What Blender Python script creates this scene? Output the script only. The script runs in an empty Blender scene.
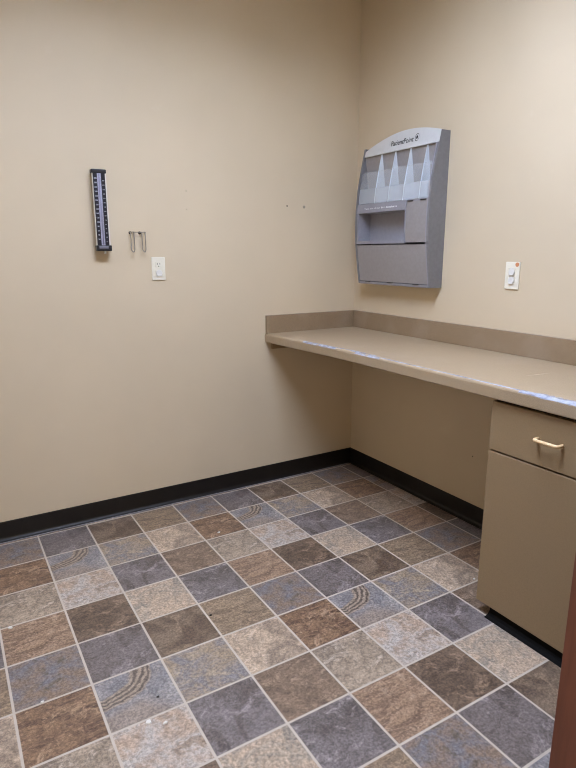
import bpy, bmesh, math, random
from mathutils import Vector, Matrix
C = bpy.context.scene.collection
R = math.radians
random.seed(4)

# ------------------------------------------------------------------ helpers
def lin(c):
    return tuple(((v/255)/12.92 if v/255 <= .04045 else ((v/255+.055)/1.055)**2.4) for v in c) + (1.0,)

def obj(name, bm, mat=None, parent=None, smooth=False):
    me = bpy.data.meshes.new(name)
    bmesh.ops.recalc_face_normals(bm, faces=bm.faces[:])
    bm.to_mesh(me); bm.free()
    if smooth:
        for p in me.polygons: p.use_smooth = True
    o = bpy.data.objects.new(name, me)
    C.objects.link(o)
    if mat: me.materials.append(mat)
    if parent: o.parent = parent
    return o

def rel(o, parent):
    """parent o keeping world coordinates of its mesh"""
    o.parent = parent
    o.matrix_parent_inverse = Matrix.Translation(parent.location).inverted() if parent.rotation_euler.z == 0 else parent.matrix_basis.inverted()
    return o

def part(name, bm, mat, parent, smooth=False):
    """a part modelled in world coordinates, hung under its thing"""
    o = obj(name, bm, mat, None, smooth)
    return rel(o, parent)

def thing(name, label, cat, loc, group=None):
    o = bpy.data.objects.new(name, None); C.objects.link(o)
    o.location = loc; o.empty_display_size = .05
    o['label'] = label; o['category'] = cat
    if group: o['group'] = group
    return o

def sub(name, bm, mat, parent, smooth=False):
    """sub-part: parent is a part whose own mesh is in world coordinates"""
    return obj(name, bm, mat, parent, smooth)

def struct(name, bm, mat, smooth=False):
    o = obj(name, bm, mat, None, smooth); o['kind'] = 'structure'
    return o

def add_box(bm, lo, hi, bev=0, seg=2):
    lo = [min(a, b) for a, b in zip(lo, hi)], [max(a, b) for a, b in zip(lo, hi)]
    lo, hi = lo
    vs = [bm.verts.new((x, y, z)) for x in (lo[0], hi[0]) for y in (lo[1], hi[1]) for z in (lo[2], hi[2])]
    idx = [(0,1,3,2),(4,6,7,5),(0,4,5,1),(2,3,7,6),(0,2,6,4),(1,5,7,3)]
    fs = [bm.faces.new([vs[i] for i in f]) for f in idx]
    if bev:
        es = list({e for f in fs for e in f.edges})
        bmesh.ops.bevel(bm, geom=es, offset=bev, segments=seg, profile=.5, affect='EDGES')
    return bm

def box(lo, hi, bev=0, seg=2):
    return add_box(bmesh.new(), lo, hi, bev, seg)

def add_prism(bm, pts, axis, a, b):
    """polygon pts extruded along axis (0=x,1=y,2=z) from a to b"""
    def mk(p, t):
        q = list(p); q.insert(axis, t); return bm.verts.new(q)
    A = [mk(p, a) for p in pts]; B = [mk(p, b) for p in pts]
    n = len(pts)
    bm.faces.new(A); bm.faces.new(B[::-1])
    for i in range(n):
        bm.faces.new((A[i], B[i], B[(i+1) % n], A[(i+1) % n]))
    return bm

def add_tube(bm, path, r, n=10):
    path = [Vector(p) for p in path]
    rings = []
    for i, p in enumerate(path):
        d = (path[min(i+1, len(path)-1)] - path[max(i-1, 0)]).normalized()
        up = Vector((0,0,1)) if abs(d.z) < .9 else Vector((1,0,0))
        s = d.cross(up).normalized(); t = s.cross(d).normalized()
        rings.append([bm.verts.new(p + (s*math.cos(2*math.pi*k/n) + t*math.sin(2*math.pi*k/n))*r) for k in range(n)])
    for a, b in zip(rings, rings[1:]):
        for k in range(n):
            bm.faces.new((a[k], a[(k+1) % n], b[(k+1) % n], b[k]))
    bm.faces.new(rings[0][::-1]); bm.faces.new(rings[-1])
    return bm

def fillet(path, rad, n=5):
    path = [Vector(p) for p in path]; out = [path[0]]
    for a, b, c in zip(path, path[1:], path[2:]):
        u = (a-b).normalized(); v = (c-b).normalized()
        r = min(rad, (a-b).length*.45, (c-b).length*.45)
        for k in range(n+1):
            t = k/n
            p0 = b+u*r; p2 = b+v*r
            out.append(p0*(1-t)**2 + b*2*t*(1-t) + p2*t*t)
    out.append(path[-1]); return out

def add_disc(bm, c, nrm, r, th, n=20, r2=None):
    c = Vector(c); nrm = Vector(nrm).normalized()
    up = Vector((0,0,1)) if abs(nrm.z) < .9 else Vector((1,0,0))
    s = nrm.cross(up).normalized(); t = s.cross(nrm)
    r2 = r if r2 is None else r2
    A = [bm.verts.new(c + (s*math.cos(2*math.pi*k/n)+t*math.sin(2*math.pi*k/n))*r) for k in range(n)]
    B = [bm.verts.new(c + nrm*th + (s*math.cos(2*math.pi*k/n)+t*math.sin(2*math.pi*k/n))*r2) for k in range(n)]
    bm.faces.new(A); bm.faces.new(B)
    for k in range(n): bm.faces.new((A[k], A[(k+1) % n], B[(k+1) % n], B[k]))
    return bm

def text_bm(txt, size, M, extrude=.0004, align='LEFT', bold=0.0):
    cu = bpy.data.curves.new('lettering', 'FONT')
    cu.body = txt; cu.size = size; cu.extrude = extrude; cu.align_x = align; cu.offset = bold
    cu.resolution_u = 4
    o = bpy.data.objects.new('lettering', cu); C.objects.link(o)
    dg = bpy.context.evaluated_depsgraph_get(); dg.update()
    me = bpy.data.meshes.new_from_object(o.evaluated_get(dg))
    bm = bmesh.new(); bm.from_mesh(me)
    bpy.data.objects.remove(o); bpy.data.meshes.remove(me); bpy.data.curves.remove(cu)
    w = max(v.co.x for v in bm.verts) - min(v.co.x for v in bm.verts)
    bm.transform(M)
    return bm, w

# ------------------------------------------------------------------ materials
class NT:
    def __init__(s, name):
        s.m = bpy.data.materials.new(name); s.m.use_nodes = True
        s.t = s.m.node_tree; s.b = s.t.nodes['Principled BSDF']
    def n(s, typ, **kw):
        nd = s.t.nodes.new(typ)
        for k, v in kw.items(): setattr(nd, k, v)
        return nd
    def l(s, a, b): s.t.links.new(a, b)
    def sock(s, v, inp):
        if hasattr(v, 'is_output') or isinstance(v, bpy.types.NodeSocket): s.l(v, inp)
        else: inp.default_value = v
    def math(s, op, a, b=None, c=None, clamp=False):
        nd = s.n('ShaderNodeMath', operation=op, use_clamp=clamp)
        s.sock(a, nd.inputs[0])
        if b is not None: s.sock(b, nd.inputs[1])
        if c is not None: s.sock(c, nd.inputs[2])
        return nd.outputs[0]
    def mix(s, f, a, b, mode='MIX'):
        nd = s.n('ShaderNodeMix', data_type='RGBA', blend_type=mode)
        s.sock(f, nd.inputs[0]); s.sock(a, nd.inputs[6]); s.sock(b, nd.inputs[7])
        return nd.outputs[2]
    def noise(s, vec, scale, detail=4, rough=.55, dist=0):
        nd = s.n('ShaderNodeTexNoise'); s.l(vec, nd.inputs['Vector'])
        nd.inputs['Scale'].default_value = scale; nd.inputs['Detail'].default_value = detail
        nd.inputs['Roughness'].default_value = rough; nd.inputs['Distortion'].default_value = dist
        return nd.outputs['Fac']
    def smooth(s, v, a, b, lo=0, hi=1):
        nd = s.n('ShaderNodeMapRange', interpolation_type='SMOOTHSTEP')
        s.sock(v, nd.inputs[0]); nd.inputs[1].default_value = a; nd.inputs[2].default_value = b
        nd.inputs[3].default_value = lo; nd.inputs[4].default_value = hi
        return nd.outputs[0]
    def ramp(s, fac, cols, interp='CONSTANT'):
        nd = s.n('ShaderNodeValToRGB'); cr = nd.color_ramp; cr.interpolation = interp
        while len(cr.elements) < len(cols): cr.elements.new(.5)
        for i, c in enumerate(cols):
            cr.elements[i].position = i/len(cols); cr.elements[i].color = c
        s.l(fac, nd.inputs[0]); return nd.outputs[0]
    def bump(s, h, strength, dist=.002):
        nd = s.n('ShaderNodeBump'); s.l(h, nd.inputs['Height'])
        nd.inputs['Strength'].default_value = strength; nd.inputs['Distance'].default_value = dist
        s.l(nd.outputs[0], s.b.inputs['Normal'])

def plain(name, rgb, rough=.5, metal=0, var=.06, scale=40, spec=.5, bump=0, bscale=300):
    k = NT(name)
    co = k.n('ShaderNodeTexCoord').outputs['Object']
    f = k.noise(co, scale, 4)
    a = lin(rgb); lo = tuple(v*(1-var) for v in a[:3])+(1,); hi = tuple(min(1, v*(1+var)) for v in a[:3])+(1,)
    k.l(k.mix(k.smooth(f, .3, .7), lo, hi), k.b.inputs['Base Color'])
    k.b.inputs['Roughness'].default_value = rough; k.b.inputs['Metallic'].default_value = metal
    k.b.inputs['Specular IOR Level'].default_value = spec
    if bump: k.bump(k.noise(co, bscale, 3), bump, .001)
    return k.m

def wall_paint(name, rgb):
    k = NT(name)
    co = k.n('ShaderNodeTexCoord').outputs['Object']
    big = k.noise(co, 1.6, 3); fine = k.noise(co, 60, 3)
    a = lin(rgb)
    c = k.mix(k.smooth(big, .3, .7), tuple(v*.97 for v in a[:3])+(1,), tuple(v*1.03 for v in a[:3])+(1,))
    # faint scuffs
    scuff = k.smooth(k.noise(co, 7, 5, .6), .66, .74)
    c = k.mix(k.math('MULTIPLY', scuff, .12), c, lin((222, 210, 190)))
    k.l(c, k.b.inputs['Base Color'])
    k.b.inputs['Roughness'].default_value = .55
    k.b.inputs['Specular IOR Level'].default_value = .35
    k.bump(k.math('ADD', k.noise(co, 140, 3), k.math('MULTIPLY', fine, .6)), .09, .002)
    return k.m

S = .2286                    # tile pitch
GX, GY = 8.4578, .1845       # tile grid origin relative to the room corner, in tiles

def floor_material():
    k = NT('slate_vinyl')
    co = k.n('ShaderNodeTexCoord').outputs['Object']
    sp = k.n('ShaderNodeSeparateXYZ'); k.l(co, sp.inputs[0])
    X = k.math('ADD', k.math('DIVIDE', sp.outputs[0], S), GX)
    Y = k.math('SUBTRACT', 0.0, k.math('ADD', k.math('DIVIDE', sp.outputs[1], S), GY))   # grows toward the viewer
    u = k.math('FRACT', X); v = k.math('FRACT', Y)
    cx = k.math('FLOORED_MODULO', k.math('FLOOR', X), 4.0); cy = k.math('FLOORED_MODULO', k.math('FLOOR', Y), 4.0)
    # FLOORED_MODULO may be named WRAP in node UI; both handled by Blender
    tid = k.math('ADD', cx, k.math('MULTIPLY', cy, 4.0))
    fac = k.math('DIVIDE', k.math('ADD', tid, .5), 16.0)
    # colours of the sixteen printed tiles (rows run toward the viewer): main, second, accent
    A = [(123,113,109), (129,111,93), (151,130,106), (138,118,101),
         (157,150,146), (157,138,116), (189,166,141), (140,112,88),
         (181,172,163), (126,117,114), (137,116,97), (171,152,131),
         (119,100,84), (186,163,139), (121,112,109), (156,129,105)]
    B = [(94,84,78), (99,82,69), (114,97,81), (122,120,124),
         (129,125,125), (131,126,126), (145,127,110), (98,76,63),
         (180,157,136), (98,88,83), (109,91,77), (134,119,103),
         (91,76,64), (150,139,125), (95,86,81), (117,94,78)]
    D = [(158,147,143), (155,134,111), (172,147,120), (104,92,77),
         (174,162,151), (173,155,131), (201,180,158), (182,152,122),
         (138,117,96), (162,151,148), (168,144,121), (198,181,163),
         (155,131,109), (200,179,156), (164,153,149), (185,159,134)]
    #  streak weight, swirl weight, speckle weight
    W = [(.1,0,.3),(.1,0,.3),(.6,0,.5),(.2,0,.6),
         (0,1,.5),(.2,0,.7),(0,0,1),(.7,0,.2),
         (.1,0,.6),(.1,0,.3),(.2,0,.3),(.25,0,.6),
         (.2,0,.2),(0,0,1),(.1,0,.4),(1,0,.2)]
    ca = k.ramp(fac, [lin(c) for c in A]); cb = k.ramp(fac, [lin(c) for c in B]); cd = k.ramp(fac, [lin(c) for c in D])
    w = k.n('ShaderNodeSeparateColor'); k.l(k.ramp(fac, [c+(1,) for c in W]), w.inputs[0])
    ws, ww, wp = w.outputs[0], w.outputs[1], w.outputs[2]
    z = k.math('MULTIPLY', tid, 7.31)
    cv = k.n('ShaderNodeCombineXYZ'); k.l(u, cv.inputs[0]); k.l(v, cv.inputs[1]); k.l(z, cv.inputs[2])
    P = cv.outputs[0]
    mp = k.n('ShaderNodeMapping'); k.l(P, mp.inputs[0]); mp.inputs['Rotation'].default_value = (0, 0, R(28)); mp.inputs['Scale'].default_value = (1.0, 4.5, 1)
    n1 = k.noise(P, 1.9, 7, .62, 1.1)
    n2 = k.noise(mp.outputs[0], 1.9, 6, .62, 1.4)
    nm = k.n('ShaderNodeMix', data_type='FLOAT'); k.l(ws, nm.inputs[0]); k.l(n1, nm.inputs[2]); k.l(n2, nm.inputs[3])
    base = k.mix(k.smooth(nm.outputs[0], .40, .62), ca, cb)
    # accent blotches and fine veins
    n3 = k.noise(P, 3.4, 7, .68, 1.2)
    base = k.mix(k.math('MULTIPLY', k.smooth(n3, .52, .66), .75), base, cd)
    vein = k.math('ABSOLUTE', k.math('SUBTRACT', k.noise(P, 2.1, 6, .6, 2.0), .5))
    base = k.mix(k.math('MULTIPLY', k.smooth(vein, .0, .022, 1, 0), .35), base, cb)
    n5 = k.noise(mp.outputs[0], 9, 5, .7, .5)
    base = k.mix(k.math('MULTIPLY', k.smooth(n5, .53, .70), k.math('ADD', k.math('MULTIPLY', ws, .6), .2)), base, cd)
    # swirl band (one tile of the printed repeat)
    dn = k.math('MULTIPLY', k.math('SUBTRACT', k.noise(P, 1.6, 4, .55), .5), .30)
    rr = k.math('SQRT', k.math('ADD', k.math('POWER', k.math('MULTIPLY', u, .80), 2.0), k.math('POWER', k.math('MULTIPLY', v, 1.14), 2.0)))
    rr = k.math('ADD', rr, dn)
    band = k.math('MULTIPLY', k.smooth(rr, .36, .42), k.smooth(rr, .64, .71, 1, 0))
    ring = k.math('ADD', k.math('MULTIPLY', k.math('SINE', k.math('MULTIPLY', k.math('ADD', rr, k.math('MULTIPLY', n5, .07)), 74.0)), .5), .5)
    rc = k.mix(k.smooth(ring, .1, .9), lin((98, 82, 68)), lin((166, 146, 124)))
    base = k.mix(k.math('MULTIPLY', k.math('MULTIPLY', band, ww), .8), base, rc)
    tanlow = k.math('MULTIPLY', k.math('MULTIPLY', k.smooth(rr, .66, .9), k.smooth(k.math('SUBTRACT', v, u), -.1, .3)), ww)
    base = k.mix(k.math('MULTIPLY', tanlow, .7), base, lin((150, 132, 116)))
    # fine grain
    g = k.noise(P, 26, 4, .75)
    gk = k.smooth(g, .34, .66, .66, 1.32)
    base = k.mix(1.0, base, gk, 'MULTIPLY')
    pit = k.smooth(k.noise(P, 15, 5, .75), .53, .66)
    base = k.mix(k.math('MULTIPLY', k.math('MULTIPLY', pit, wp), .38), base, lin((84, 78, 76)))
    # grout
    eu = k.math('MINIMUM', u, k.math('SUBTRACT', 1.0, u)); ev = k.math('MINIMUM', v, k.math('SUBTRACT', 1.0, v))
    e = k.math('MINIMUM', eu, ev)
    e = k.math('ADD', e, k.math('MULTIPLY', k.math('SUBTRACT', k.noise(co, 90, 3), .5), .006))
    gr = k.smooth(e, .012, .021, 1, 0)
    gc = k.mix(k.noise(co, 25, 3), lin((182, 170, 156)), lin((206, 194, 178)))
    base = k.mix(gr, base, gc)
    k.l(base, k.b.inputs['Base Color'])
    k.b.inputs['Roughness'].default_value = .4
    k.l(k.smooth(k.noise(co, 9, 4), .3, .7, .29, .39), k.b.inputs['Roughness'])
    k.b.inputs['Specular IOR Level'].default_value = .35
    hgt = k.math('ADD', k.math('MULTIPLY', n3, .5), k.math('SUBTRACT', k.math('MULTIPLY', g, .3), k.math('MULTIPLY', gr, .5)))
    k.bump(hgt, .22, .002)
    return k.m

def laminate(name, rgb, glint=False):
    k = NT(name)
    co = k.n('ShaderNodeTexCoord').outputs['Object']
    a = lin(rgb)
    f = k.noise(co, 420, 2, .6)
    c = k.mix(k.smooth(f, .35, .65), tuple(v*.88 for v in a[:3])+(1,), tuple(min(1, v*1.1) for v in a[:3])+(1,))
    big = k.noise(co, 5, 4)
    c = k.mix(k.math('MULTIPLY', k.smooth(big, .45, .7), .12), c, lin((205, 190, 172)))
    k.b.inputs['Roughness'].default_value = .42
    k.l(c, k.b.inputs['Base Color'])
    return k.m

def glint_mat():
    k = NT('painted_blue_glint')
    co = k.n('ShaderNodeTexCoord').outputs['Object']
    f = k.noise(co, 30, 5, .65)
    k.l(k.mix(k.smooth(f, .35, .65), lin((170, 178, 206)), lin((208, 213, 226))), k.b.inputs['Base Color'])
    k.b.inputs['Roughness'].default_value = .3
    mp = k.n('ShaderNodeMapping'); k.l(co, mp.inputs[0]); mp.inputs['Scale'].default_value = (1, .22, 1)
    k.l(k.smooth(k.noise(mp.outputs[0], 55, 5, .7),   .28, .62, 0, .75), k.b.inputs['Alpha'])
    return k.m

def wood_door():
    k = NT('stained_door_wood')
    co = k.n('ShaderNodeTexCoord').outputs['Object']
    mp = k.n('ShaderNodeMapping'); k.l(co, mp.inputs[0]); mp.inputs['Scale'].default_value = (9, 9, .7)
    f = k.noise(mp.outputs[0], 5, 6, .6, .6)
    c = k.mix(k.smooth(f, .3, .7), lin((104, 56, 34)), lin((119, 66, 43)))
    k.l(c, k.b.inputs['Base Color']); k.b.inputs['Roughness'].default_value = .45
    return k.m

def frosted(name, alpha):
    k = NT(name)
    co = k.n('ShaderNodeTexCoord').outputs['Object']
    f = k.noise(co, 30, 3)
    k.l(k.mix(f, lin((222, 230, 238)), lin((236, 242, 246))), k.b.inputs['Base Color'])
    k.b.inputs['Roughness'].default_value = .28
    k.b.inputs['Alpha'].default_value = alpha
    return k.m

def emissive(name, rgb, s):
    k = NT(name)
    k.b.inputs['Base Color'].default_value = lin(rgb)
    k.b.inputs['Emission Color'].default_value = lin(rgb)
    k.b.inputs['Emission Strength'].default_value = s
    return k.m

M = dict(
    wall=wall_paint('beige_wall_paint', (209, 192, 163)),
    ceiling=plain('ceiling_tile', (196, 190, 180), .9, var=.1, scale=90, bump=.2, bscale=120),
    floor=floor_material(),
    base=plain('black_cove_vinyl', (26, 22, 19), .38, var=.15, scale=12, spec=.4),
    toe_highlight=plain('painted_toe_highlight', (140, 136, 138), .4, var=.12),
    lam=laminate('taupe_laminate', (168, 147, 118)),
    splash=laminate('taupe_laminate_shaded', (145, 123, 96)),  # same taupe laminate, darkened to paint in the backsplash's shade
    glint=glint_mat(),
    cab=plain('taupe_cabinet_laminate', (147, 124, 92), .5, var=.05, scale=300),
    kick=plain('black_toe_kick', (12, 11, 10), .7, spec=.12),
    gap=plain('cabinet_carcass', (44, 36, 30), .7),
    handle=plain('pale_brass', (238, 206, 158), .38, .1),
    ivory=plain('ivory_plastic', (232, 226, 208), .35, var=.02),
    white=plain('white_plastic', (226, 223, 216), .3, var=.02),
    slot=plain('dark_slot', (40, 34, 30), .6),
    sticker=plain('orange_sticker', (208, 138, 92), .6, var=.1),
    grey=plain('grey_plastic', (147, 146, 153), .4, var=.04, scale=60, bump=.05),
    greyside=plain('darker_grey_plastic', (121, 120, 123), .45, var=.05, scale=60, bump=.05),
    silver=plain('silver_plastic', (210, 212, 212), .38, .1, var=.02),
    panel=plain('grey_panel_plastic', (150, 145, 143), .42, var=.04, scale=60, bump=.05),
    frost=frosted('clear_frosted_plastic', .30), frostup=frosted('clear_upper_plastic', .16), fin=frosted('milky_divider_plastic', .85),
    ink=plain('black_print', (26, 26, 28), .5),
    inkwhite=plain('white_print', (238, 238, 240), .5),
    inkgrey=plain('pale_print', (186, 188, 196), .5),
    cream=plain('cream_enamel', (214, 208, 196), .4, var=.03),
    blackpl=plain('black_plastic', (30, 29, 32), .42, var=.1),
    scale=plain('black_scale_plate', (24, 24, 34), .35, var=.1),
    tube=plain('milky_glass_tube', (176, 174, 192), .25, var=.05),
    steel=plain('dull_steel_wire', (150, 142, 132), .45, .5, var=.1),
    brass=plain('dark_screw', (70, 62, 54), .45, .6),
    chip=plain('white_paint_chip', (226, 222, 214), .7),
    dark=plain('dark_debris', (34, 28, 24), .7),
    door=wood_door(),
    frame=plain('brown_frame_paint', (108, 70, 52), .45),
    lens=emissive('light_diffuser', (213, 227, 255), 32.5),
    metal=plain('white_fixture_metal', (225, 224, 220), .5),
    dispenserback=plain('dark_backing', (112, 112, 122), .5),
)

# ------------------------------------------------------------------ room
XL, YF, H = -3.1, -3.1, 2.75
T = .12
struct('floor', box((XL-T, YF-1.3, -.05), (T, T, 0)), M['floor'])
LX, LY = -1.40, -1.52
hx, hy = .61, .30
bm = bmesh.new()
add_box(bm, (XL-T, YF-T, H), (LX-hx, T, H+.2)); add_box(bm, (LX+hx, YF-T, H), (T, T, H+.2))
add_box(bm, (LX-hx, YF-T, H), (LX+hx, LY-hy, H+.2)); add_box(bm, (LX-hx, LY+hy, H), (LX+hx, T, H+.2))
struct('ceiling', bm, M['ceiling'])
wl = struct('wall_left', box((XL-T, 0, 0), (T, T, H)), M['wall'])
wr = struct('wall_right', box((0, YF-T, 0), (T, 0, H)), M['wall'])
struct('wall_rear', box((XL-T, YF-T, 0), (XL, 0, H)), M['wall'])
DX0, DX1, DH = -2.285, -1.385, 2.06
bm = bmesh.new()
add_box(bm, (XL, YF-T, 0), (DX0-.03, YF, H)); add_box(bm, (DX1+.03, YF-T, 0), (0, YF, H)); add_box(bm, (DX0-.03, YF-T, DH+.03), (DX1+.03, YF, H))
struct('wall_front', bm, M['wall'])
bm = bmesh.new()
for a, b in ((DX0-.03, DX0), (DX1, DX1+.03)): add_box(bm, (a, YF-T-.012, 0), (b, YF+.012, DH+.03), .003)
for a, b in ((DX0-.07, DX0-.03), (DX1+.03, DX1+.07)): add_box(bm, (a, YF+.0, 0), (b, YF+.012, DH+.07), .003)
add_box(bm, (DX0, YF-T-.012, DH), (DX1, YF+.012, DH+.03), .003)
add_box(bm, (DX0-.03, YF, DH+.03), (DX1+.03, YF+.012, DH+.07), .003)
struct('trim_1', bm, M['frame'])

# cove baseboards: tall black vinyl with a toe curving onto the floor
BH = .0975
def cove_profile():
    p = [(0, BH), (.0035, BH-.001), (.0045, BH-.004), (.0045, .024)]
    for i in range(7):
        t = i/6*math.pi/2
        p.append((.0045 + .017*(1-math.cos(t)), .022 - .019*math.sin(t)))
    p += [(.0225, .0), (0, 0)]
    return p
bm = bmesh.new(); add_prism(bm, [(-d, z) for d, z in cove_profile()], 0, XL, -.0)   # profile in (y,z)
struct('baseboard_left', bm, M['base'])
bm = bmesh.new(); add_prism(bm, [(-d, z) for d, z in cove_profile()], 1, -2.06, -.0001)
struct('baseboard_right', bm, M['base'])
bm = bmesh.new(); add_box(bm, (XL, -.0305, 0), (-.03, -.0232, .0032), .001)  # grey strip added to paint the highlight along the cove toe
struct('toe_highlight_strip', bm, M['toe_highlight'])

# nail holes and old anchors in the left wall, a fleck on the right one
for (x, z, r) in ((-1.0834, 1.655, .0022), (-1.0845, 1.5655, .002)):
    o = obj('nail_hole', add_disc(bmesh.new(), (x, 0, z), (0, -1, 0), r, .0006, 10), M['slot'], wl)
obj('nail_hole', add_disc(bmesh.new(), (0, -1.0034, .3494), (-1, 0, 0), .0035, .0006, 10), M['slot'], wr)
t = thing('wall_anchor', 'small empty dark screw hole in the beige wall, left of the pale plastic plug', 'wall anchor', (-.4888, 0, 1.6059))
part('hole', add_disc(bmesh.new(), (-.4888, 0, 1.6059), (0, -1, 0), .0042, .0012, 14), M['slot'], t)
t = thing('wall_anchor', 'small pale plastic screw plug set in the beige wall, nearer the dispenser', 'wall anchor', (-.3759, 0, 1.6049))
part('collar', add_disc(bmesh.new(), (-.3759, 0, 1.6049), (0, -1, 0), .0085, .0022, 18, .0075), plain('grey_anchor', (158, 146, 126), .5), t)
part('hole', add_disc(bmesh.new(), (-.3759, -.0021, 1.6049), (0, -1, 0), .0035, .0004, 12), M['steel'], t)

# ------------------------------------------------------------------ ceiling light
t = thing('ceiling_light', 'recessed rectangular ceiling light with a flat white diffuser', 'ceiling light', (LX, LY, H))
bm = bmesh.new()
for lo, hi in (((-hx,-hy),(hx,-hy+.012)), ((-hx,hy-.012),(hx,hy)), ((-hx,-hy+.012),(-hx+.012,hy-.012)), ((hx-.012,-hy+.012),(hx,hy-.012))):
    add_box(bm, (LX+lo[0], LY+lo[1], H-.004), (LX+hi[0], LY+hi[1], H+.18), .001)
part('housing', bm, M['metal'], t)
part('diffuser', box((LX-hx+.012, LY-hy+.012, H+.150), (LX+hx-.012, LY+hy-.012, H+.157)), M['lens'], t)

# ------------------------------------------------------------------ countertop
CT, CB, SPL = .9015, .851, 1.0035
YE = -2.04
def front_x(y):   # the front edge runs very slightly out of square
    return -.638 + .050*min(1, (-y)/.7) + .008*max(0, (-y-.8)/1.2)
t = thing('countertop', 'long taupe laminate countertop running along the right wall over the kneehole', 'countertop', (-.3, -1.0, CB))
prof = [(0, CB), (0, CT), (1, CT)]
bm = bmesh.new(); rings = []
ys = [0, -.2, -.4, -.6, -.8, -1.1, -1.4, -1.7, YE]
for y in ys:
    f = front_x(y)
    p = [(-.0, CB+.0), (-.0, CT), (f+.012, CT), (f+.006, CT-.0015), (f+.002, CT-.0055), (f, CT-.011), (f, CB+.003), (f+.003, CB), (f+.025, CB), (f+.025, CB+.012), (-.02, CB+.012)]
    rings.append([bm.verts.new((q[0], y, q[1])) for q in p])
for a, b in zip(rings, rings[1:]):
    n = len(a)
    for i in range(n): bm.faces.new((a[i], a[(i+1) % n], b[(i+1) % n], b[i]))
bm.faces.new(rings[0][::-1]); bm.faces.new(rings[-1])
part('worktop', bm, M['lam'], t)
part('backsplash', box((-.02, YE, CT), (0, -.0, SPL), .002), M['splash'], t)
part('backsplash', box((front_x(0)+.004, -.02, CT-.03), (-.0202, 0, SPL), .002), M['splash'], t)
part('support_cleat', box((-.6, -.018, CB-.042), (-.03, 0, CB+.004), .002), M['cab'], t)
# bluish reflections along the rounded front edge, painted as pale colour strips
def glint_strip(y0, y1, w, seed, amp=1.0):
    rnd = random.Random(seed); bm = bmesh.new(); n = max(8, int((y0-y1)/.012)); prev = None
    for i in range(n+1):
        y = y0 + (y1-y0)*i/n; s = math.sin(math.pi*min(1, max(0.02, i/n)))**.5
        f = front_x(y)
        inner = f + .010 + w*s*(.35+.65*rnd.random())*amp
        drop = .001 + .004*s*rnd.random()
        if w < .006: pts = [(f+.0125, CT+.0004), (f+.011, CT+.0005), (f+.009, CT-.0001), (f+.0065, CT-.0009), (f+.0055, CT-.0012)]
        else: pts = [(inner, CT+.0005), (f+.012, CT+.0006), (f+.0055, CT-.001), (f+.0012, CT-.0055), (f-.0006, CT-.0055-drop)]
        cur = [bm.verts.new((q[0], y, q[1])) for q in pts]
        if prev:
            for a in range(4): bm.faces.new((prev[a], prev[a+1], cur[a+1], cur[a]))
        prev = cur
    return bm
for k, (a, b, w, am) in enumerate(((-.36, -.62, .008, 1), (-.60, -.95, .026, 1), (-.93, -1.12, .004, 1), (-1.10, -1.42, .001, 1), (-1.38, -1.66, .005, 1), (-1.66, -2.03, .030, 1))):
    o = part('edge_glint', glint_strip(a, b, w, 11+k, am), M['glint'], t); o['label'] = 'pale blue painted glint on the front edge'
bm = bmesh.new()
for (x, y, q) in ((-.36, -1.524, 0), (-.335, -1.53, .3)):
    add_prism(bm, [(x, y), (x+.05, y-.006), (x+.10, y-.008), (x+.05, y-.0085)], 2, CT, CT+.0004)
part('scratch_mark', bm, plain('pale_scratch', (214, 200, 180), .6), t)

# ------------------------------------------------------------------ base cabinet
CX = -.565; CY0, CY1 = -1.546, -2.006
t = thing('base_cabinet', 'taupe base cabinet with one drawer over a door, under the countertop end', 'cabinet', (-.29, (CY0+CY1)/2, 0))
bm = bmesh.new()
add_box(bm, (CX+.021, CY1+.001, .10), (-.022, CY0-.002, CB+.011))
part('body', bm, M['gap'], t)
bm = bmesh.new()
add_prism(bm, [(-.05, 0), (-.05, .0995), (CX+.021, .0995), (CX+.019, .026), (CX+.015, .014), (CX+.006, .006), (CX-.010, .0015), (CX-.011, 0)], 1, CY1+.001, CY0-.052)
part('toe_kick', bm, M['kick'], t)
part('side_panel', box((CX+.021, CY0-.002, .0995), (-.022, CY0, CB), 0), M['cab'], t)
part('side_panel', box((CX+.021, CY1-.001, .0995), (-.022, CY1+.001, CB), 0), M['cab'], t)
dr = part('drawer', box((CX, CY1+.002, .660), (CX+.02, CY0, .838), .0015), M['cab'], t)
zt = .752; ya, yb = -1.741, -1.828
bm = bmesh.new()
add_tube(bm, fillet([(CX+.001, ya, zt), (CX-.028, ya, zt), (CX-.028, yb, zt), (CX+.001, yb, zt)], .012), .0060, 12)
h = sub('handle', bm, M['handle'], dr, True); h['label'] = 'pale brass bar handle'
part('door', box((CX, CY1+.002, .046), (CX+.02, CY0, .6535), .0015), M['cab'], t)

# ------------------------------------------------------------------ wall plates
def plug_cap(bm, c, nrm, r=.016):
    add_disc(bm, c, nrm, r, .002, 28); add_disc(bm, Vector(c)+Vector(nrm)*.002, nrm, r*.94, .0025, 28, r*.86)
# left wall
ox, oz = -1.2478, 1.2728
t = thing('wall_outlet', 'ivory duplex outlet on the left wall below the wire bracket, its lower socket capped', 'outlet', (ox, 0, oz))
pl = part('cover_plate', box((ox-.035, -.006, oz-.0575), (ox+.035, 0, oz+.0575), .003, 3), M['ivory'], t)
bm = bmesh.new(); add_box(bm, (ox-.017, -.0085, oz+.006), (ox+.017, -.005, oz+.036), .004, 3)
rc = part('receptacle', bm, M['ivory'], t)
bm = bmesh.new()
for dx in (-.0065, .0065): add_box(bm, (ox+dx-.0013, -.0089, oz+.020), (ox+dx+.0013, -.0084, oz+.029))
add_disc(bm, (ox, -.0084, oz+.0125), (0, -1, 0), .0028, .0005, 12)
sub('slot', bm, M['slot'], rc)
bm = bmesh.new(); add_box(bm, (ox-.017, -.0085, oz-.036), (ox+.017, -.005, oz-.006), .004, 3)
part('receptacle', bm, M['ivory'], t)
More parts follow.
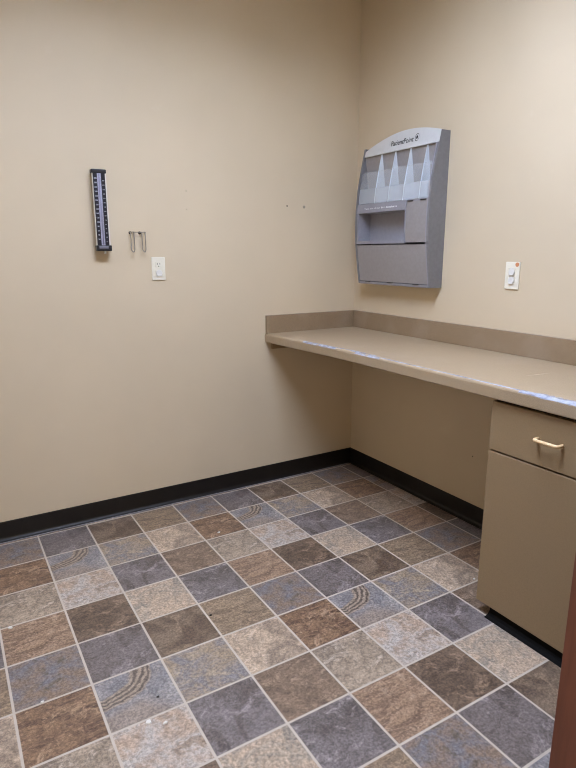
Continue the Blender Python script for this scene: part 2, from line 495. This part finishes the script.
bm = bmesh.new(); plug_cap(bm, (ox+.001, -.0084, oz-.022), (0, -1, 0)); add_box(bm, (ox-.012, -.0145, oz-.037), (ox+.014, -.008, oz-.029), .003, 3)
part('plug_cap', bm, M['white'], t)
# right wall
oy, oz = -1.1488, 1.2512
t = thing('wall_outlet', 'ivory outlet on the right wall above the counter, capped, with an orange dot sticker', 'outlet', (0, oy, oz))
part('cover_plate', box((-.006, oy-.0375, oz-.0605), (0, oy+.0375, oz+.0605), .003, 3), M['ivory'], t)
for dz in (.018, -.020):
    part('receptacle', box((-.0085, oy-.0165, oz+dz-.015), (-.005, oy+.0165, oz+dz+.015), .004, 3), M['ivory'], t)
    bm = bmesh.new(); plug_cap(bm, (-.0084, oy, oz+dz), (-1, 0, 0), .0165); add_box(bm, (-.0145, oy-.012, oz+dz-.0165), (-.008, oy+.012, oz+dz-.011), .0022, 3)
    part('plug_cap', bm, M['white'], t)
part('sticker', add_disc(bmesh.new(), (-.006, oy-.0235, oz+.049), (-1, 0, 0), .0095, .0006, 20), M['sticker'], t)

# ------------------------------------------------------------------ wire bracket on the left wall
t = thing('wire_bracket', 'small steel wire hanger bracket with two hanging loops on the left wall', 'bracket', (-1.338, 0, 1.40))
r = .0026
bm = bmesh.new()
add_tube(bm, fillet([(-1.371, -.014, 1.448), (-1.363, -.02, 1.4485), (-1.333, -.02, 1.4485), (-1.3085, -.02, 1.4485)], .004), .0016, 8)
part('crossbar', bm, M['steel'], t, True)
for (xa, xb) in ((-1.3840, -1.3670), (-1.3285, -1.3115)):
    bm = bmesh.new()
    add_tube(bm, fillet([(xa, -.006, 1.450), (xa, -.02, 1.447), (xa+.0005, -.021, 1.364), ((xa+xb)/2, -.030, 1.353), (xb-.0005, -.021, 1.364), (xb, -.02, 1.447), (xb, -.006, 1.450)], .006), r, 10)
    part('loop', bm, M['steel'], t, True)
for x in (-1.3800, -1.3335):
    bm = bmesh.new(); add_disc(bm, (x, 0, 1.446), (0, -1, 0), .0075, .006, 16, .006)
    part('screw', bm, M['brass'], t)

# ------------------------------------------------------------------ wall blood pressure gauge (tilted slightly out from the wall)
bx, z0, z1 = -1.5215, 1.3595, 1.7235
t = thing('blood_pressure_gauge', 'narrow black and white column blood pressure gauge mounted on the left wall', 'blood pressure gauge', (bx, 0, (z0+z1)/2))
w = .0335
part('wall_mount', box((bx-.024, -.034, 1.40), (bx+.024, 0, 1.70), .003), M['blackpl'], t)
bm = bmesh.new()
add_box(bm, (bx-w+.002, -.046, z0+.02), (bx+w-.0005, -.034, z1-.012), .002)
hs = part('housing', bm, M['cream'], t)
part('scale_plate', box((bx-.0275, -.0485, z0+.024), (bx-.0090, -.0455, z1-.017), .0006), M['scale'], t)
part('scale_plate', box((bx+.0085, -.0485, z0+.024), (bx+.0265, -.0455, z1-.017), .0006), M['scale'], t)
tb = part('column_strip', box((bx-.0090, -.0478, z0+.024), (bx+.0085, -.0455, z1-.017), .0006), M['tube'], t)
bm = bmesh.new(); add_tube(bm, [(bx, -.0495, z0+.03), (bx, -.0495, z1-.02)], .0028, 12)
part('glass_tube', bm, plain('grey_glass', (150, 148, 166), .15), t, True)
bm = bmesh.new(); zz0, zz1 = z0+.034, z1-.030
for i in range(61):
    z = zz0 + (zz1-zz0)*i/60; L = .0042 if i % 2 == 0 else .0026
    for s in (-1, 1): add_box(bm, (bx+s*.0035, -.0482, z-.0003), (bx+s*(.0035+L), -.0477, z+.0003))
part('tick_marks', bm, M['slot'], t)
bmL = bmesh.new(); bmR = bmesh.new()
def front_text(txt, size, x, z, y, bold=0):
    m = Matrix(((1,0,0,x),(0,0,-1,y),(0,1,0,z),(0,0,0,1)))
    b, _ = text_bm(txt, size, m, .0002, 'CENTER', bold); return b
def merge(dst, src):
    me = bpy.data.meshes.new('merge'); src.to_mesh(me); src.free(); dst.from_mesh(me); bpy.data.meshes.remove(me)
for i in range(15):
    vL = 300-20*i
    z = zz0 + (zz1-zz0)*vL/310
    merge(bmL, front_text(str(vL), .0088, bx-.0178, z-.0031, -.0488, .0001))
    vR = 290-20*i
    z = zz0 + (zz1-zz0)*vR/310
    merge(bmR, front_text(str(vR), .0070, bx+.0170, z-.0028, -.0488))
part('scale_numbers', bmL, M['inkgrey'], t); part('scale_numbers', bmR, M['inkgrey'], t)
part('top_cap', box((bx-w, -.052, z1-.018), (bx+w, -.016, z1), .004, 3), M['blackpl'], t)
bt = part('bottom_cap', box((bx-w+.001, -.054, z0), (bx+w+.003, -.016, z0+.026), .003, 3), M['blackpl'], t)
sub('name_plate', box((bx-.022, -.0548, z0+.011), (bx+.020, -.0538, z0+.022), .0004), plain('grey_name_plate', (128, 128, 140), .35, .4), bt)
bm = bmesh.new(); add_tube(bm, [(bx+.006, -.044, z0+.002), (bx+.006, -.044, z0-.013)], .0050, 12)
part('valve_nipple', bm, plain('nickel', (222, 218, 210), .35, .3), t, True)

# ------------------------------------------------------------------ brochure dispenser on the right wall
ZS = [1.178,1.192,1.265,1.34,1.40,1.46,1.52,1.578,1.64,1.694,1.74,1.786,1.85,1.905,1.97]
DS = [.0785,.081,.093,.104,.1105,.1145,.1150,.1135,.1095,.1045,.0970,.0885,.0755,.064,.0515]
def dep(z):
    if z <= ZS[0]: return DS[0]
    for i in range(len(ZS)-1):
        if z <= ZS[i+1]:
            a = (z-ZS[i])/(ZS[i+1]-ZS[i]); return DS[i]*(1-a)+DS[i+1]*a
    return DS[-1]
YR, YLft = -.7237, -.139
Z0 = 1.178
t = thing('brochure_dispenser', 'grey plastic brochure dispenser with clear pockets hanging on the right wall', 'brochure holder', (0, (YR+YLft)/2, 1.55))
def side(y0, y1, ztop, extra=0.0):
    bm = bmesh.new(); n = 26
    pts = [(-.0, Z0-.003), (-.0, ztop)]
    for i in range(n+1):
        z = ztop - .012*(i == 0)*0 - (ztop-Z0)*i/n
        pts.append((-(dep(z)+extra), z))
    add_prism(bm, pts, 1, y0, y1); return bm
part('side_panel', side(YR, YR+.012, 1.928), M['greyside'], t)
part('side_panel', side(YLft-.012, YLft, 1.918), M['greyside'], t)
part('back_plate', box((-.006, YR+.012, Z0), (0, YLft-.012, 1.90)), M['dispenserback'], t)
part('bottom_panel', box((-.079, YR+.012, Z0-.002), (-.006, YLft-.012, Z0+.008), .001), M['greyside'], t)
def curved(y0, y1, za, zb, th=.004, off=0.0, n=8, ytop=None, ny=1, ztopf=None):
    """shell between the profile plus off and th behind it"""
    bm = bmesh.new(); F = []; B = []
    for j in range(ny+1):
        y = y0+(y1-y0)*j/ny
        zt_ = zb if ztopf is None else ztopf(y)
        F.append([bm.verts.new((-(dep(za+(zt_-za)*i/n)+off), y, za+(zt_-za)*i/n)) for i in range(n+1)])
        B.append([bm.verts.new((-(dep(za+(zt_-za)*i/n)+off-th), y, za+(zt_-za)*i/n)) for i in range(n+1)])
    for j in range(ny):
        for i in range(n):
            bm.faces.new((F[j][i], F[j][i+1], F[j+1][i+1], F[j+1][i])); bm.faces.new((B[j][i], B[j+1][i], B[j+1][i+1], B[j][i+1]))
        bm.faces.new((F[j][0], F[j+1][0], B[j+1][0], B[j][0])); bm.faces.new((F[j][n], B[j][n], B[j+1][n], F[j+1][n]))
    for i in range(n):
        bm.faces.new((F[0][i], B[0][i], B[0][i+1], F[0][i+1])); bm.faces.new((F[ny][i], F[ny][i+1], B[ny][i+1], B[ny][i]))
    return bm
yi0, yi1 = YR+.012, YLft-.012           # inner width
# header: arched top, over the pockets
def arch(y):
    s = (y-YLft+.02)/(YR-YLft+.02)      # 0 left .. 1 right
    s = max(0, min(1, s))
    return 1.902 + .026*s + .052*(math.sin(math.pi*s)**.9)
hd = part('header', curved(YR+.001, YLft-.018, 1.872, 1.93, .022, .0022, 5, ny=36, ztopf=arch), M['silver'], t)
sl = Vector((.192, 0, .981)).normalized()
def surf_matrix(y, z, off):
    o = Vector((-(dep(z)+off), y, z)); X = Vector((0,-1,0)); Y = Vector(sl) if z > 1.8 else Vector((.062,0,.998)).normalized(); Zv = X.cross(Y)
    return Matrix(((X.x,Y.x,Zv.x,o.x),(X.y,Y.y,Zv.y,o.y),(X.z,Y.z,Zv.z,o.z),(0,0,0,1)))
bm, wd = text_bm('PatientPoint', .037, Matrix.Identity(4), .0003, bold=.0001)
k = .168/wd
bm.transform(surf_matrix(-.368, 1.9005, .0030) @ Matrix.Scale(k, 4, (1,0,0)))
sub('lettering', bm, M['ink'], hd)
# round emblem: dark ring round a white field with a dark core
bm = bmesh.new(); mx = surf_matrix(-.5625, 1.9165, .0030)
def flat_ring(bm, mx, ra, rb, sx, n=28, cx0=0, cy0=0, h=.0004, offc=0):
    V = []
    for rr_, ox_ in ((ra, offc), (rb, 0)):
        V.append([bm.verts.new(mx @ Vector((cx0+ox_+sx*rr_*math.cos(2*math.pi*i/n), cy0+rr_*math.sin(2*math.pi*i/n), h))) for i in range(n)])
    for i in range(n): bm.faces.new((V[0][i], V[0][(i+1)%n], V[1][(i+1)%n], V[1][i]))
flat_ring(bm, mx,   .0160, .0192, .74, offc=.0006)
add_c = [bm.verts.new(mx @ Vector((-.0002+.0066*math.cos(2*math.pi*i/20), .0005+.0088*math.sin(2*math.pi*i/20), .0004))) for i in range(20)]
bm.faces.new(add_c)
sub('emblem', bm, M['ink'], hd)
# pockets
bm = bmesh.new(); add_prism(bm, [(-.024, 1.615), (-.063, 1.885), (-.057, 1.885), (-.018, 1.615)], 1, yi0, yi1)
part('pocket_backing', bm, M['panel'], t)
yd = [yi1-.004, -.2960, -.4080, -.5225, -.6410, yi0+.004]
for y in yd[1:-1]:                       # tapering fins, narrow at the top and deep at the foot
    pts = [(-.022, 1.615), (-.061, 1.878)]
    n = 14
    for i in range(n+1):
        z = 1.874 - (1.874-1.615)*i/n; pts.append((-(dep(z)-.003), z))
    bm = bmesh.new(); add_prism(bm, pts, 1, y-.0016, y+.0016)
    part('divider', bm, M['fin'], t)
for a, b in zip(yd, yd[1:]):             # clear fronts in two stepped tiers, one pair per pocket
    part('pocket_front', curved(b+.002, a-.002, 1.617, 1.697, .0022, -.003, 6), M['frost'], t)
    part('pocket_front', curved(b+.002, a-.002, 1.695, 1.787, .0022, -.007, 6), M['frostup'], t)
part('pocket_floor', box((-.106, yi0, 1.606), (-.006, yi1, 1.616)), M['grey'], t)
# middle: lip with print, open tray, blank door
part('lip', curved(yi1, -.549, 1.567, 1.614, .006, -.002, 4), M['grey'], t)
lipname = t.children[-1]
bm, wd1 = text_bm('Take one of our ', .0125, Matrix.Identity(4), .0002)
bm2, wd2 = text_bm('free brochures', .0125, Matrix.Identity(4), .0002, bold=.0006)
kk = .27/(wd1+wd2+.006)
b1 = bm; b1.transform(surf_matrix(-.215, 1.5855, -.0014) @ Matrix.Scale(kk, 4, (1,0,0)))
b2 = bm2; b2.transform(surf_matrix(-.215-kk*(wd1+.006), 1.5855, -.0014) @ Matrix.Scale(kk, 4, (1,0,0)))
merge(b1, b2)
sub('lettering', b1, M['inkwhite'], lipname)
bm = bmesh.new()                          # tray box: walls, floor, ceiling, rear
add_box(bm, (-.026, -.549, 1.412), (-.020, yi1, 1.573))
add_box(bm, (-.110, -.164, 1.412), (-.026, yi1, 1.573))
add_box(bm, (-.110, -.556, 1.412), (-.026, -.549, 1.573))
add_box(bm, (-.110, -.549, 1.567), (-.026, -.164, 1.573))
add_box(bm, (-.110, -.549, 1.400), (-.026, -.164, 1.412))
part('tray', bm, M['grey'], t)
part('sill', curved(yi1, -.555, 1.399, 1.4165, .006, -.001, 2), M['grey'], t)
bm = bmesh.new(); add_box(bm, (-.1145, -.5545, 1.400), (-.1075, -.5495, 1.612), .001)
part('mullion', bm, M['grey'], t)
part('blank_panel', curved(yi0+.010, -.5565, 1.4035, 1.606, .006, -.003, 8), M['panel'], t)
part('lower_door', curved(yi0+.010, yi1-.004, 1.193, 1.393, .006, -.002, 10), M['panel'], t)
part('rim', curved(yi0, yi0+.008, Z0+.004, 1.872, .010, -.0005, 20), M['grey'], t)
part('bottom_lip', curved(yi0+.008, yi1, Z0, 1.190, .008, .001, 2), M['grey'], t)
for y in (-.23, -.42, -.62):
    part('hinge_notch', box((-.0860, y-.02, 1.1895), (-.0795, y+.02, 1.1925)), M['slot'], t)
for y in (-.582, -.675):
    part('hinge_notch', box((-.1135, y-.018, 1.6065), (-.106, y+.018, 1.6105)), M['slot'], t)

# ------------------------------------------------------------------ open door at the right
hxp, hyp = DX1, YF+.012
fx, fy = -1.0690, -2.2
ang = math.atan2(fy-hyp, fx-hxp)
L = math.hypot(fx-hxp, fy-hyp)
bm = box((0, -.044, .008), (L, 0, 2.045), .0015)
d = struct('door_1', bm, M['door'])
d.location = (hxp, hyp, 0); d.rotation_euler = (0, 0, ang)
# local +y is the side facing the viewer
d.data.transform(Matrix.Translation((0, 0, 0)))
for s, yy in ((1, 0), (-1, -.044)):
    bm = bmesh.new(); add_disc(bm, (L-.065, yy, 1.0), (0, s, 0), .03, .008, 24, .027)
    add_tube(bm, fillet([(L-.065, yy+s*.006, 1.0), (L-.065, yy+s*.045, 1.0), (L-.175, yy+s*.048, 1.0)], .012), .009, 12)
    h = obj('door_handle', bm, plain('satin_nickel', (170, 166, 158), .3, .9), d, True)

# ------------------------------------------------------------------ crumbs on the floor
def chip(x, y, r, mat, label, cat, name, seed):
    rnd = random.Random(seed); bm = bmesh.new(); n = 7
    A = []; B = []
    for i in range(n):
        a = 2*math.pi*i/n; q = r*(.6+.5*rnd.random())
        A.append(bm.verts.new((x+q*math.cos(a), y+q*math.sin(a)*.7, 0)))
        B.append(bm.verts.new((x+q*.85*math.cos(a), y+q*.6*math.sin(a), r*.35)))
    bm.faces.new(A); bm.faces.new(B)
    for i in range(n): bm.faces.new((A[i], A[(i+1)%n], B[(i+1)%n], B[i]))
    o = obj(name, bm, M[mat])
    # origin at the chip
    o.data.transform(Matrix.Translation((-x, -y, 0))); o.location = (x, y, 0)
    o['label'] = label; o['category'] = cat; o['group'] = 'crumbs on the tiled floor'
chip(-1.8259, -1.427, .012, 'chip', 'largest white paint flake, on the grout line at the foot of the front swirl tile', 'paint flake', 'paint_flake', 1)
chip(-1.7851, -1.4539, .008, 'chip', 'small white paint flake just right of the largest flake', 'paint flake', 'paint_flake', 2)
chip(-2.0815, -1.1803, .007, 'chip', 'small white paint flake on a grout line at the far left front of the floor', 'paint flake', 'paint_flake', 3)
chip(-2.128, -.736, .012, 'chip', 'pale paint flake on the rust tile at the left edge of the floor', 'paint flake', 'paint_flake', 4)
chip(-1.1595, -.4589, .008, 'chip', 'white paint flake on the rust tile near the left wall baseboard', 'paint flake', 'paint_flake', 5)
chip(-.4041, -1.3988, .008, 'chip', 'white paint flake on the floor beside the base cabinet', 'paint flake', 'paint_flake', 6)
chip(-1.463, -1.051, .008, 'dark', 'dark crumb on the grout line mid floor', 'crumb', 'dirt_crumb', 7)
chip(-1.7697, -1.3451, .006, 'dark', 'tiny dark crumb on the blue part of the front swirl tile', 'crumb', 'dirt_crumb', 8)

# ------------------------------------------------------------------ world, camera, colour
wd = bpy.data.worlds.new('corridor_glow'); bpy.context.scene.world = wd; wd.use_nodes = True
bg = wd.node_tree.nodes['Background']; bg.inputs[0].default_value = lin((250, 230, 200)); bg.inputs[1].default_value = 1.2
cam = bpy.data.cameras.new('camera'); co = bpy.data.objects.new('camera', cam); C.objects.link(co)
cam.sensor_fit = 'HORIZONTAL'; cam.sensor_width = 36; cam.lens = 36*570.342/576; cam.clip_start = .01
yaw, pitch = R(31.1436), R(-12.9724)
fwd = Vector((math.sin(yaw)*math.cos(pitch), math.cos(yaw)*math.cos(pitch), math.sin(pitch)))
co.location = (-2.20618, -2.85261, 1.35203)
co.rotation_euler = fwd.to_track_quat('-Z', 'Y').to_euler()
sc = bpy.context.scene; sc.camera = co
sc.view_settings.view_transform = 'Standard'; sc.view_settings.look = 'None'
sc.view_settings.gamma = 1; sc.view_settings.exposure = .35
sc.cycles.pixel_filter_type = 'BLACKMAN_HARRIS'; sc.cycles.filter_width = 1.05
sc.cycles.max_bounces = 10; sc.cycles.diffuse_bounces = 6; sc.cycles.transparent_max_bounces = 16
try: sc.cycles.use_denoising = True
except Exception: pass
